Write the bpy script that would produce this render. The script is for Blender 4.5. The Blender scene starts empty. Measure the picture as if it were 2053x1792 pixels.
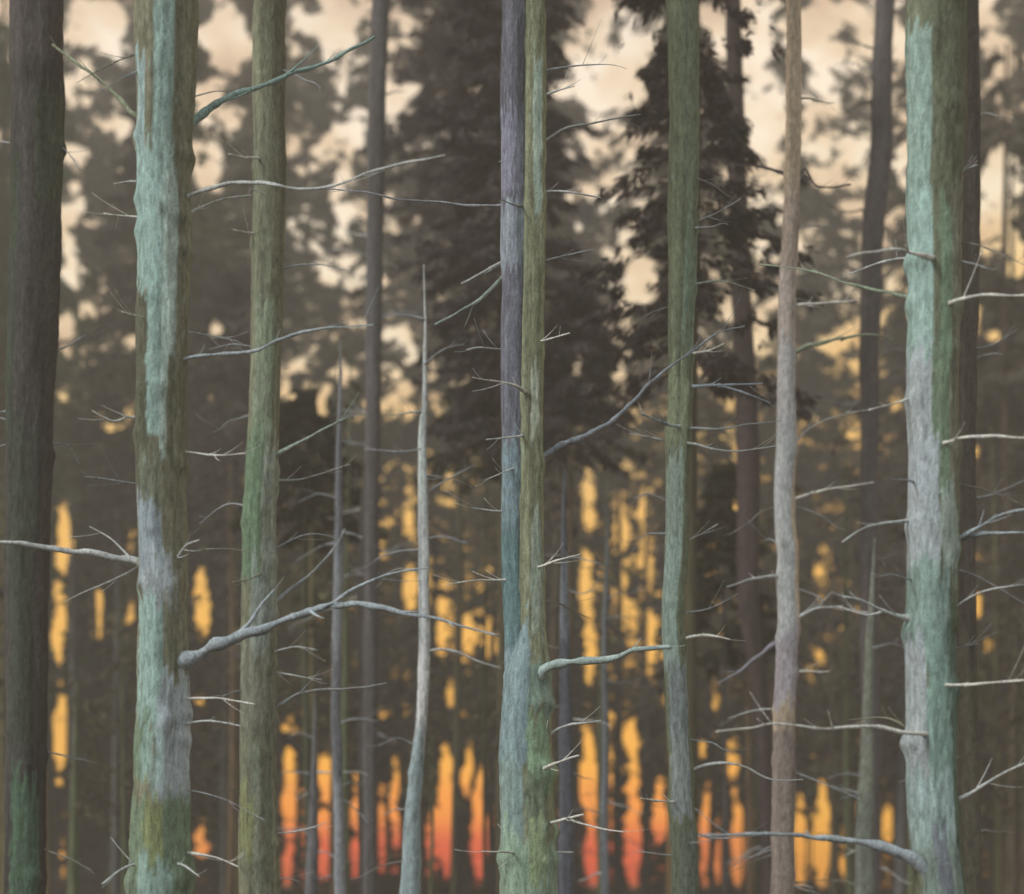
import bpy, math, random
import numpy as np
from mathutils import Vector, noise

random.seed(7)
rng = np.random.default_rng(11)
scene = bpy.context.scene
R = math.radians

# ------------------------------------------------------------------ camera
LENS, SENSOR, CAM_Z, HORIZON = 50.0, 36.0, 1.6, 0.982
PW, PH = 2053.0, 1792.0                       # sketch units used for measuring the view
KW = SENSOR / LENS                            # view width per metre of distance
KH = KW * PH / PW
cam_data = bpy.data.cameras.new('camera')
cam = bpy.data.objects.new('camera', cam_data)
scene.collection.objects.link(cam)
cam.location = (0, 0, CAM_Z)
cam.rotation_euler = (R(90), 0, 0)
cam_data.lens = LENS
cam_data.sensor_width = SENSOR
cam_data.shift_y = (HORIZON - 0.5) * PH / PW   # rising front: trunks stay upright
cam_data.clip_end = 1000
cam_data.dof.use_dof = True
cam_data.dof.focus_distance = 9.5
cam_data.dof.aperture_fstop = 0.72
scene.camera = cam

# ------------------------------------------------------------------ sky
SUN_AZ, SUN_EL = -126.0, 27.0                  # from the view direction, minus = to the left
world = bpy.data.worlds.new('World')
scene.world = world
world.use_nodes = True
nt = world.node_tree
for n in list(nt.nodes):
    nt.nodes.remove(n)
N, LK = nt.nodes.new, nt.links.new


def ramp(tree, stops, interp='EASE'):
    r = tree.nodes.new('ShaderNodeValToRGB')
    r.color_ramp.interpolation = interp
    el = r.color_ramp.elements
    while len(el) > 1:
        el.remove(el[-1])
    el[0].position = stops[0][0]
    el[0].color = (*stops[0][1], 1)
    for p, c in stops[1:]:
        e = el.new(p)
        e.color = (*c, 1)
    return r


tc = N('ShaderNodeTexCoord')
sep = N('ShaderNodeSeparateXYZ'); LK(tc.outputs['Generated'], sep.inputs[0])
zr = N('ShaderNodeMapRange'); zr.inputs['From Min'].default_value = -0.1; zr.inputs['From Max'].default_value = 0.9
tilt = N('ShaderNodeMapRange')                 # the warm band stands a little higher towards the right
for k_, v_ in zip(('From Min', 'From Max', 'To Min', 'To Max'), (.08, .5, 0.0, .12)):
    tilt.inputs[k_].default_value = v_
LK(sep.outputs['X'], tilt.inputs['Value'])
zt = N('ShaderNodeMath'); zt.operation = 'MULTIPLY_ADD'          # z - tilt * z, nothing at the horizon
LK(tilt.outputs[0], zt.inputs[0]); LK(sep.outputs['Z'], zt.inputs[1])
zn = N('ShaderNodeMath'); zn.operation = 'SUBTRACT'; zn.inputs[1].default_value = 0.0
zt.inputs[2].default_value = 0.0
zs2 = N('ShaderNodeMath'); zs2.operation = 'MULTIPLY'; zs2.inputs[1].default_value = 3.0
LK(zt.outputs[0], zs2.inputs[0])
LK(sep.outputs['Z'], zn.inputs[0]); LK(zs2.outputs[0], zn.inputs[1])
LK(zn.outputs[0], zr.inputs['Value'])


def zs(z):
    return (z + 0.1) / 1.0


UPPER = [(zs(.23), (1.16, .60, .07)), (zs(.29), (1.15, .70, .19)), (zs(.345), (1.10, .84, .52)), (zs(.46), (1.12, .86, .58)), (zs(.60), (.95, .80, .64)), (zs(.8), (.50, .56, .60))]
amber = ramp(nt, [(0.0, (.03, .02, .015)), (zs(-.012), (.04, .025, .015)), (zs(.0), (.92, .36, .012)), (zs(.05), (1.10, .50, .015)), (zs(.14), (1.18, .57, .03))] + UPPER)
red = ramp(nt, [(0.0, (.03, .02, .015)), (zs(-.012), (.05, .02, .015)), (zs(.0), (.70, .040, .002)), (zs(.022), (.84, .065, .001)),
                (zs(.05), (1.2, .35, .002)), (zs(.085), (1.25, .53, .008)), (zs(.14), (1.2, .57, .03))] + UPPER)
cool = ramp(nt, [(0.0, (.03, .03, .03)), (zs(-.012), (.05, .05, .05)), (zs(0.02), (.46, .51, .51)), (zs(.3), (.56, .65, .67)), (zs(.8), (.55, .64, .68))])
for r_ in (amber, red, cool):
    LK(zr.outputs[0], r_.inputs[0])
dot = N('ShaderNodeVectorMath'); dot.operation = 'DOT_PRODUCT'
LK(tc.outputs['Generated'], dot.inputs[0])
ga = R(-1.5)
dot.inputs[1].default_value = (math.sin(ga), math.cos(ga), 0.05)
core = N('ShaderNodeMapRange'); core.interpolation_type = 'SMOOTHSTEP'
core.inputs['From Min'].default_value = 0.970; core.inputs['From Max'].default_value = 0.998
LK(dot.outputs['Value'], core.inputs['Value'])
wide = N('ShaderNodeMapRange'); wide.interpolation_type = 'SMOOTHSTEP'
wide.inputs['From Min'].default_value = -0.25; wide.inputs['From Max'].default_value = 0.55
LK(dot.outputs['Value'], wide.inputs['Value'])
m1 = N('ShaderNodeMix'); m1.data_type = 'RGBA'
LK(core.outputs[0], m1.inputs['Factor']); LK(amber.outputs[0], m1.inputs['A']); LK(red.outputs[0], m1.inputs['B'])
m2 = N('ShaderNodeMix'); m2.data_type = 'RGBA'
LK(wide.outputs[0], m2.inputs['Factor']); LK(cool.outputs[0], m2.inputs['A']); LK(m1.outputs['Result'], m2.inputs['B'])
cn = N('ShaderNodeTexNoise'); cn.inputs['Scale'].default_value = 15; cn.inputs['Detail'].default_value = 4; cn.inputs['Roughness'].default_value = .55
cm = N('ShaderNodeMapping'); cm.inputs['Scale'].default_value = (1, 1, 1.8); LK(tc.outputs['Generated'], cm.inputs['Vector']); LK(cm.outputs[0], cn.inputs['Vector'])
cr = ramp(nt, [(.34, (.66, .56, .50)), (.5, (.95, .93, .90)), (.62, (1.14, 1.24, 1.42))], 'LINEAR'); LK(cn.outputs['Fac'], cr.inputs[0])
ch = N('ShaderNodeMapRange'); ch.inputs['From Min'].default_value = .24; ch.inputs['From Max'].default_value = .36; LK(sep.outputs['Z'], ch.inputs['Value'])
m3 = N('ShaderNodeMix'); m3.data_type = 'RGBA'; m3.blend_type = 'MULTIPLY'
LK(ch.outputs[0], m3.inputs['Factor']); LK(m2.outputs['Result'], m3.inputs['A']); LK(cr.outputs[0], m3.inputs['B'])
sky = N('ShaderNodeTexSky'); sky.sky_type = 'NISHITA'; sky.sun_disc = False
sky.sun_elevation = R(SUN_EL); sky.sun_rotation = R(SUN_AZ)
bg1 = N('ShaderNodeBackground'); bg1.inputs['Strength'].default_value = 1.0
bg2 = N('ShaderNodeBackground'); bg2.inputs['Strength'].default_value = 0.01
LK(m3.outputs['Result'], bg1.inputs['Color']); LK(sky.outputs[0], bg2.inputs['Color'])
add = N('ShaderNodeAddShader'); LK(bg1.outputs[0], add.inputs[0]); LK(bg2.outputs[0], add.inputs[1])
wo = N('ShaderNodeOutputWorld'); LK(add.outputs[0], wo.inputs['Surface'])

# ------------------------------------------------------------------ sun
sl = bpy.data.lights.new('sun', 'SUN')
sl.energy = 3.0
sl.angle = R(14)
sl.color = (1.0, 0.97, 0.92)
sun = bpy.data.objects.new('sun', sl)
scene.collection.objects.link(sun)
sd = Vector((math.sin(R(SUN_AZ)) * math.cos(R(SUN_EL)), math.cos(R(SUN_AZ)) * math.cos(R(SUN_EL)), math.sin(R(SUN_EL))))
sun.rotation_euler = (-sd).to_track_quat('-Z', 'Y').to_euler()

# ------------------------------------------------------------------ exposure / render
vs = scene.view_settings
vs.view_transform = 'Standard'
vs.look = 'None'
vs.exposure = 0.3
vs.gamma = 1
vs.use_curve_mapping = False
cy = scene.cycles
cy.max_bounces = 4
cy.diffuse_bounces = 2
cy.glossy_bounces = 2
cy.transmission_bounces = 2
cy.volume_bounces = 1
cy.transparent_max_bounces = 4
cy.use_denoising = True

HAZE_DENSITY = 0.0056

# ------------------------------------------------------------------ helpers
col = scene.collection


def lin(c, g=1.0):
    return tuple(g * (((v / 255 + .055) / 1.055) ** 2.4 if v > 10 else v / 255 / 12.92) for v in c)


def at(px, py, d):
    """point seen at (px, py) of the view at distance d"""
    return Vector(((px / PW - .5) * KW * d, d, CAM_Z + (HORIZON - py / PH) * KH * d))


def project(P):
    d = np.maximum(P[:, 1], .5)
    return (P[:, 0] / (KW * d) + .5) * PW, (HORIZON - (P[:, 2] - CAM_Z) / (KH * d)) * PH


def mesh_np(name, verts, faces, mat, parent=None, smooth=True, colors=None):
    me = bpy.data.meshes.new(name)
    me.from_pydata([tuple(v) for v in verts] if not isinstance(verts, np.ndarray) else verts.tolist(), [], faces if isinstance(faces, list) else faces.tolist())
    if smooth:
        me.polygons.foreach_set('use_smooth', np.ones(len(me.polygons), dtype=bool))
    if colors is not None:
        a = me.color_attributes.new('tint', 'FLOAT_COLOR', 'POINT')
        a.data.foreach_set('color', np.ascontiguousarray(colors, dtype=np.float32).ravel())
    me.materials.append(mat)
    o = bpy.data.objects.new(name, me)
    col.objects.link(o)
    if parent is not None:
        o.parent = parent
    return o


def thing(name, label, cat, loc, group=None):
    o = bpy.data.objects.new(name, None)
    col.objects.link(o)
    o.location = loc
    o.empty_display_size = .3
    o['label'] = label
    o['category'] = cat
    if group:
        o['group'] = group
    return o


def catmull(pts, step):
    """resample a list of Vectors (with a trailing radius) along a smooth curve"""
    out = []
    n = len(pts)
    for i in range(n - 1):
        p0, p1, p2, p3 = pts[max(i - 1, 0)], pts[i], pts[i + 1], pts[min(i + 2, n - 1)]
        L = (p2.xyz - p1.xyz).length
        k = max(2, int(L / step))
        for j in range(k):
            t = j / k
            out.append(.5 * ((2 * p1) + (p2 - p0) * t + (2 * p0 - 5 * p1 + 4 * p2 - p3) * t * t + (3 * p1 - p0 - 3 * p2 + p3) * t ** 3))
    out.append(pts[-1].copy())
    return out


# ------------------------------------------------------------------ materials
def bark_material(name, rough=.92, streak=.42, bump=.65, scale=1.0, stretch=4.5):
    m = bpy.data.materials.new(name); m.use_nodes = True
    t = m.node_tree; n = t.nodes; l = t.links
    b = n['Principled BSDF']
    b.inputs['Roughness'].default_value = rough
    b.inputs['Specular IOR Level'].default_value = .12
    at_ = n.new('ShaderNodeAttribute'); at_.attribute_name = 'tint'
    geo = n.new('ShaderNodeTexCoord')

    def nz(sx, sz, detail, r=.6, dist=0.0):
        mp = n.new('ShaderNodeMapping'); mp.inputs['Scale'].default_value = (sx * scale, sx * scale, sz * scale)
        l.new(geo.outputs['Object'], mp.inputs['Vector'])
        no = n.new('ShaderNodeTexNoise'); no.inputs['Scale'].default_value = 1; no.inputs['Detail'].default_value = detail
        no.inputs['Roughness'].default_value = r; no.inputs['Distortion'].default_value = dist
        l.new(mp.outputs[0], no.inputs['Vector'])
        return no.outputs['Fac']

    def rng_(src, a, b_, c, d):
        mr = n.new('ShaderNodeMapRange')
        for k_, v_ in zip(('From Min', 'From Max', 'To Min', 'To Max'), (a, b_, c, d)):
            mr.inputs[k_].default_value = v_
        l.new(src, mr.inputs['Value'])
        return mr.outputs[0]

    def mth(op, a, b_):
        q = n.new('ShaderNodeMath'); q.operation = op
        for i_, v_ in enumerate((a, b_)):
            if isinstance(v_, float):
                q.inputs[i_].default_value = v_
            else:
                l.new(v_, q.inputs[i_])
        return q.outputs[0]
    long_ = nz(48, 48 / stretch, 5, .62, .3)          # furrows along the stem
    flake = nz(30, 14, 6, .7, .6)                      # scaly plates
    grain = nz(150, 90, 3, .6)
    lichen = nz(26, 9, 8, .72, 1.2)                    # crusty pale lichen
    h = mth('ADD', mth('MULTIPLY', long_, .5), mth('ADD', mth('MULTIPLY', flake, .35), mth('MULTIPLY', grain, .15)))
    v = mth('MULTIPLY', rng_(h, .36, .64, 1 - streak, 1 + streak), rng_(grain, .3, .7, .85, 1.15))
    mul = n.new('ShaderNodeVectorMath'); mul.operation = 'SCALE'
    l.new(at_.outputs['Color'], mul.inputs[0]); l.new(v, mul.inputs['Scale'])
    mx = n.new('ShaderNodeMix'); mx.data_type = 'RGBA'
    l.new(rng_(lichen, .56, .64, 0, .42), mx.inputs['Factor'])
    l.new(mul.outputs[0], mx.inputs['A'])
    pale = n.new('ShaderNodeVectorMath'); pale.operation = 'MULTIPLY_ADD'
    l.new(at_.outputs['Color'], pale.inputs[0]); pale.inputs[1].default_value = (1.35, 1.35, 1.35); pale.inputs[2].default_value = (.055, .06, .055)
    l.new(pale.outputs[0], mx.inputs['B'])
    l.new(mx.outputs['Result'], b.inputs['Base Color'])
    bp = n.new('ShaderNodeBump'); bp.inputs['Strength'].default_value = bump; bp.inputs['Distance'].default_value = .035
    l.new(mth('ADD', h, mth('MULTIPLY', rng_(lichen, .54, .66, 0, 1), .12)), bp.inputs['Height']); l.new(bp.outputs[0], b.inputs['Normal'])
    return m


def plain_material(name, c, var=.35, scale=6.0, rough=.95, transl=0.0, stretch=(1, 1, 1)):
    m = bpy.data.materials.new(name); m.use_nodes = True
    t = m.node_tree; n = t.nodes; l = t.links
    b = n['Principled BSDF']
    b.inputs['Roughness'].default_value = rough
    b.inputs['Specular IOR Level'].default_value = .1
    geo = n.new('ShaderNodeTexCoord')
    mp = n.new('ShaderNodeMapping'); mp.inputs['Scale'].default_value = stretch
    l.new(geo.outputs['Object'], mp.inputs['Vector'])
    no = n.new('ShaderNodeTexNoise'); no.inputs['Scale'].default_value = scale; no.inputs['Detail'].default_value = 4
    l.new(mp.outputs[0], no.inputs['Vector'])
    r_ = ramp(t, [(.3, tuple(v * (1 - var) for v in c)), (.7, tuple(v * (1 + var) for v in c))], 'LINEAR')
    l.new(no.outputs['Fac'], r_.inputs[0])
    l.new(r_.outputs[0], b.inputs['Base Color'])
    if transl > 0:
        tr = n.new('ShaderNodeBsdfTranslucent'); l.new(r_.outputs[0], tr.inputs['Color'])
        ms = n.new('ShaderNodeMixShader'); ms.inputs[0].default_value = transl
        l.new(b.outputs[0], ms.inputs[1]); l.new(tr.outputs[0], ms.inputs[2])
        l.new(ms.outputs[0], n['Material Output'].inputs['Surface'])
    return m


M_BARK = bark_material('lichened_bark')
M_POLE = bark_material('thin_pole_bark', scale=1.3, streak=.45)
M_BRANCH = bark_material('dead_branch_wood', streak=.5, bump=.7, scale=1.5, stretch=1.5)
M_FAR = {
    'dark': plain_material('spruce_needles_blackgreen', lin((50, 52, 42)), .4, .8, transl=.1),
    'dusk': plain_material('spruce_needles_dusk', lin((88, 80, 84)), .35, .8, transl=.15),
    'violet': plain_material('spruce_needles_violet', lin((78, 71, 72)), .4, .8, transl=.15),
    'olive': plain_material('spruce_needles_olive', lin((96, 92, 70)), .5, .8, transl=.15),
    'brown': plain_material('spruce_needles_brown', lin((84, 79, 71)), .5, .8, transl=.15),
    'green': plain_material('spruce_needles_green', lin((80, 94, 66)), .45, .8, transl=.15),
}
M_FARTRUNKS = [plain_material('far_trunk_bark_' + k, lin(c), .4, 3, stretch=(3, 3, .4)) for k, c in
               (('umber', (76, 66, 58)), ('olive', (82, 78, 62)), ('slate', (76, 73, 74)), ('moss', (72, 76, 62)), ('dusk', (66, 58, 55)))]
M_POLES = [plain_material('pole_bark_' + k, lin(c), .45, 5, stretch=(4, 4, .5)) for k, c in
           (('olive', (122, 116, 82)), ('slate', (104, 104, 106)), ('ochre', (136, 112, 74)), ('moss', (98, 106, 80)), ('brown', (108, 90, 72)), ('taupe', (96, 88, 76)))]
M_GROUND = plain_material('needle_litter', lin((62, 46, 38)), .5, 1.6)
M_CROWN = plain_material('high_crown_needles', lin((62, 74, 52)), .3, 1.2, transl=.2)

# ------------------------------------------------------------------ ground
def ground_z(x, y):
    d = math.hypot(x, y)
    rise = .95 * max(0, min(1, (y - 45) / 40)) ** 2 * (3 - 2 * max(0, min(1, (y - 45) / 40)))
    return rise + .12 * noise.noise(Vector((x * .15, y * .15, 3))) * min(1, d / 8) + .04 * noise.noise(Vector((x * .9, y * .9, 5)))


gx = np.linspace(-110, 110, 140); gy = np.linspace(-60, 108, 120)
gv = [(x, y, ground_z(x, y)) for y in gy for x in gx]
gf = [(j * 140 + i, j * 140 + i + 1, (j + 1) * 140 + i + 1, (j + 1) * 140 + i) for j in range(119) for i in range(139)]
g = mesh_np('ground', gv, gf, M_GROUND)
g['kind'] = 'structure'

# ------------------------------------------------------------------ gaps in the far canopy (view units): cx, cy, rx, ry, openness
HOLES = [
    (195, 40, 64, 80, 1), (165, 170, 32, 60, .75), (215, 255, 30, 36, .8), (145, 315, 27, 46, 1), (146, 412, 27, 40, 1), (138, 485, 22, 34, .95),
    (132, 555, 20, 50, .95), (135, 662, 20, 50, .75), (130, 755, 20, 42, .35), (20, 15, 34, 34, .7), (22, 100, 24, 34, .45), (8, 255, 20, 34, .55), (8, 380, 14, 26, .35),
    (448, 50, 54, 92, 1), (420, 175, 36, 52, .95), (448, 245, 36, 34, .9), (412, 325, 26, 38, .92), (432, 372, 18, 22, .8),
    (668, 36, 88, 74, 1), (690, 252, 42, 36, .92), (676, 332, 36, 30, .92), (690, 388, 36, 26, .85), (790, 186, 40, 30, .88), (792, 26, 22, 32, .8), (812, 88, 48, 26, .35),
    (610, 300, 26, 60, .25), (600, 470, 22, 30, .3), (700, 550, 40, 25, .3), (690, 470, 15, 16, .45), (645, 520, 16, 16, .25),
    (580, 738, 15, 18, .75), (592, 790, 16, 26, .85), (650, 742, 30, 24, .7), (650, 825, 15, 14, .85), (796, 700, 14, 24, .9), (790, 752, 12, 25, .9), (810, 802, 26, 24, .9),
    (890, 746, 20, 15, .8), (893, 962, 11, 25, .75), (800, 680, 30, 20, .3),
    (1165, 100, 46, 60, .4), (1168, 185, 40, 44, .62), (1252, 145, 28, 115, .78), (1290, 80, 20, 60, .6), (1262, 290, 20, 25, .5), (1162, 290, 34, 24, .4), (1165, 388, 42, 36, .78), (1276, 560, 24, 50, .6),
    (1245, 490, 22, 30, .5), (1262, 640, 14, 18, .5), (1160, 732, 15, 18, .65), (1246, 772, 22, 38, .5), (1155, 660, 20, 20, .25), (1200, 30, 40, 30, .35),
    (1462, 40, 40, 36, .7), (1540, 50, 36, 60, .92), (1450, 126, 16, 18, .85), (1520, 150, 46, 72, .9), (1502, 222, 34, 28, .92), (1545, 270, 26, 100, .85), (1640, 80, 56, 100, .88),
    (1640, 250, 46, 90, .66), (1702, 150, 28, 50, .72), (1690, 330, 40, 50, .5), (1650, 345, 34, 34, .6), (1732, 30, 30, 44, .85), (1806, 70, 18, 76, .95), (1806, 190, 18, 60, .7),
    (1802, 300, 24, 60, .85), (1800, 400, 18, 40, .45), (1542, 470, 20, 36, .7), (1620, 480, 20, 28, .4), (1552, 385, 24, 36, .6), (1556, 610, 20, 56, .78), (1536, 685, 18, 28, .5), (1690, 420, 30, 30, .35),
    (1682, 690, 32, 60, .95), (1801, 610, 17, 64, 1), (1796, 800, 20, 50, .7), (1470, 590, 30, 50, .35), (1650, 590, 14, 14, .6), (1640, 520, 40, 20, .3),
    (1985, 40, 34, 60, .9), (1992, 128, 32, 30, .85), (1975, 192, 30, 30, .85), (2005, 330, 54, 46, .8), (2012, 455, 54, 80, .75), (1976, 640, 24, 58, .75), (1952, 950, 14, 60, .4), (2040, 120, 20, 40, .5), (2030, 240, 26, 26, .4),
    (430, 645, 20, 24, .35), (440, 800, 26, 46, .35), (235, 835, 30, 20, .3), (240, 690, 18, 60, .22), (482, 650, 12, 12, .3), (200, 600, 24, 40, .3),
]
SLITS = [  # cx, y0, y1, half width, openness
    (125, 1000, 1160, 17, .9), (118, 1150, 1340, 15, .85), (118, 1330, 1590, 16, .8), (130, 1600, 1792, 10, .3), (195, 1175, 1285, 18, .85), (262, 1180, 1260, 11, .8), (265, 1020, 1120, 8, .5),
    (405, 1130, 1290, 20, .75), (400, 1290, 1480, 12, .4), (398, 1640, 1690, 14, .85), (408, 1680, 1722, 18, .85), (480, 1690, 1760, 14, .35),
    (578, 1430, 1480, 18, .6), (578, 1480, 1690, 20, 1), (576, 1660, 1785, 13, 1), (650, 1500, 1620, 14, 1), (650, 1580, 1765, 15, 1), (712, 1520, 1775, 11, .95),
    (767, 1410, 1440, 12, .65), (765, 1560, 1745, 8, .95), (791, 1500, 1710, 9, .95), (820, 960, 1110, 10, .75), (820, 1110, 1235, 15, .92), (885, 1150, 1330, 12, .75),
    (890, 1455, 1765, 22, 1), (864, 1600, 1745, 11, .7), (938, 1225, 1315, 18, .85), (982, 1225, 1325, 18, .92), (935, 1475, 1605, 13, .92), (960, 1505, 1785, 18, 1), (1000, 1590, 1660, 6, .85),
    (1112, 1600, 1792, 7, .6), (1180, 925, 1080, 15, .75), (1172, 1080, 1240, 15, .92), (1180, 1200, 1375, 11, .92), (1180, 1425, 1660, 22, 1), (1185, 1640, 1792, 15, .95),
    (1243, 965, 1120, 14, .85), (1243, 1110, 1265, 13, .95), (1290, 980, 1060, 10, .85), (1295, 1060, 1190, 12, .85), (1298, 1180, 1375, 10, .7), (1262, 1425, 1510, 14, .92),
    (1268, 1490, 1792, 20, 1), (1320, 1555, 1695, 20, .92), (1405, 1465, 1515, 14, .85), (1413, 1535, 1792, 10, .9), (1470, 1450, 1570, 14, .65), (1475, 1560, 1792, 16, .88), (1502, 1590, 1792, 11, .7),
    (1602, 1565, 1792, 14, .88), (1645, 1550, 1792, 19, 1), (1645, 1280, 1340, 7, .7), (1690, 1650, 1765, 11, .75), (1780, 1595, 1705, 14, .95), (1960, 1185, 1245, 15, .65), (1976, 1265, 1312, 14, .75),
    (1480, 930, 1055, 8, .45), (1645, 1080, 1200, 20, .3), (1955, 880, 1000, 12, .4), (1215, 1440, 1540, 8, .3), (1730, 1420, 1500, 10, .25), (1540, 1640, 1792, 6, .8), (1440, 1600, 1790, 6, .85), (1622, 1600, 1770, 5, .8), (1725, 1560, 1690, 6, .8), (905, 1330, 1430, 9, .8), (800, 1380, 1450, 6, .8), (745, 1620, 1730, 5, .85), (610, 1560, 1710, 5, .8), (1225, 1560, 1720, 5, .8), (1340, 1400, 1490, 6, .7), (1205, 1100, 1220, 5, .7), (1265, 1200, 1330, 5, .7), (855, 1130, 1230, 6, .7), (905, 1190, 1290, 6, .7), (1960, 1060, 1160, 8, .7), (240, 1420, 1560, 6, .5), (1430, 1340, 1440, 7, .55), (1560, 1480, 1600, 6, .6),
]
CELL = 4
MX0, MX1, MY0, MY1 = -600, 2660, -500, 1900
nx, ny = (MX1 - MX0) // CELL, (MY1 - MY0) // CELL
GX, GY = np.meshgrid(np.arange(nx) * CELL + MX0, np.arange(ny) * CELL + MY0)
OPEN = np.zeros((ny, nx))
# ragged edges
wx = rng.normal(size=(ny // 6 + 3, nx // 6 + 3)); wy = rng.normal(size=(ny // 6 + 3, nx // 6 + 3))
up = lambda a: np.kron(a, np.ones((6, 6)))[:ny, :nx]
def up2(a, k):
    return np.kron(a, np.ones((k, k)))[:ny, :nx]


def soft(a, k=5):
    for _ in range(2):
        a = sum(np.roll(a, s, 0) for s in range(-k, k + 1)) / (2 * k + 1)
        a = sum(np.roll(a, s, 1) for s in range(-k, k + 1)) / (2 * k + 1)
    return a
WX, WY = soft(up(wx), 3) * 34, soft(up(wy), 3) * 44
fleck = soft(up2(rng.normal(size=(ny // 3 + 3, nx // 3 + 3)), 3), 1)
fleck = np.argsort(np.argsort(fleck.ravel())).reshape(fleck.shape) / fleck.size
for cx, cy_, rx, ry, o in HOLES:
    rx, ry, o = rx * .92, ry * .92, (o if rx > 60 else min(o, .86))
    q = ((GX + WX - cx) / rx) ** 2 + ((GY + WY - cy_) / ry) ** 2
    OPEN = np.maximum(OPEN, o * np.clip((1.12 - q) / .7, 0, 1))
for cx, y0, y1, hw, o in SLITS:
    ex = np.abs(GX + WX * .14 - cx)
    tt = (GY + WY * .2 - y0) / (y1 - y0)
    prof = np.where((tt > 0) & (tt < 1), .80 * hw * (1 + .35 * (fleck - .5)) * np.clip(1 + .012 * WY, .8, 1.1) * np.clip(np.minimum(tt / .5, (1 - tt) / .3), 0, 1) ** .8, 0)
    OPEN = np.maximum(OPEN, min(o * 1.08, 1) * (ex < prof))
part = (OPEN > .02) & (OPEN < .97)
OPEN = np.where(part, np.where(fleck < OPEN * .95, np.maximum(OPEN, .93), OPEN * .35), OPEN)
COVER = np.clip(-np.log(np.clip(OPEN, .002, 1)) / 7.0, 0, 1)
COVER[OPEN > .9] = 0


def cover(P):
    px, py = project(P)
    ix = ((px - MX0) / CELL).astype(int); iy = ((py - MY0) / CELL).astype(int)
    ok = (ix >= 0) & (ix < nx) & (iy >= 0) & (iy < ny)
    c = np.ones(len(P))
    c[ok] = COVER[iy[ok], ix[ok]]
    return c


# ------------------------------------------------------------------ trunks
def vnoise(x, y, z, seed=0.0):
    """smooth value noise in -1..1 on arrays"""
    xi, yi, zi = np.floor(x), np.floor(y), np.floor(z)
    fx, fy, fz = x - xi, y - yi, z - zi
    fx, fy, fz = fx * fx * (3 - 2 * fx), fy * fy * (3 - 2 * fy), fz * fz * (3 - 2 * fz)

    def h(a, b, c):
        v = np.sin(a * 127.1 + b * 311.7 + c * 74.7 + seed * 17.31) * 43758.5453
        return (v - np.floor(v)) * 2 - 1
    x00 = h(xi, yi, zi) * (1 - fx) + h(xi + 1, yi, zi) * fx
    x10 = h(xi, yi + 1, zi) * (1 - fx) + h(xi + 1, yi + 1, zi) * fx
    x01 = h(xi, yi, zi + 1) * (1 - fx) + h(xi + 1, yi, zi + 1) * fx
    x11 = h(xi, yi + 1, zi + 1) * (1 - fx) + h(xi + 1, yi + 1, zi + 1) * fx
    return (x00 * (1 - fy) + x10 * fy) * (1 - fz) + (x01 * (1 - fy) + x11 * fy) * fz


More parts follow.
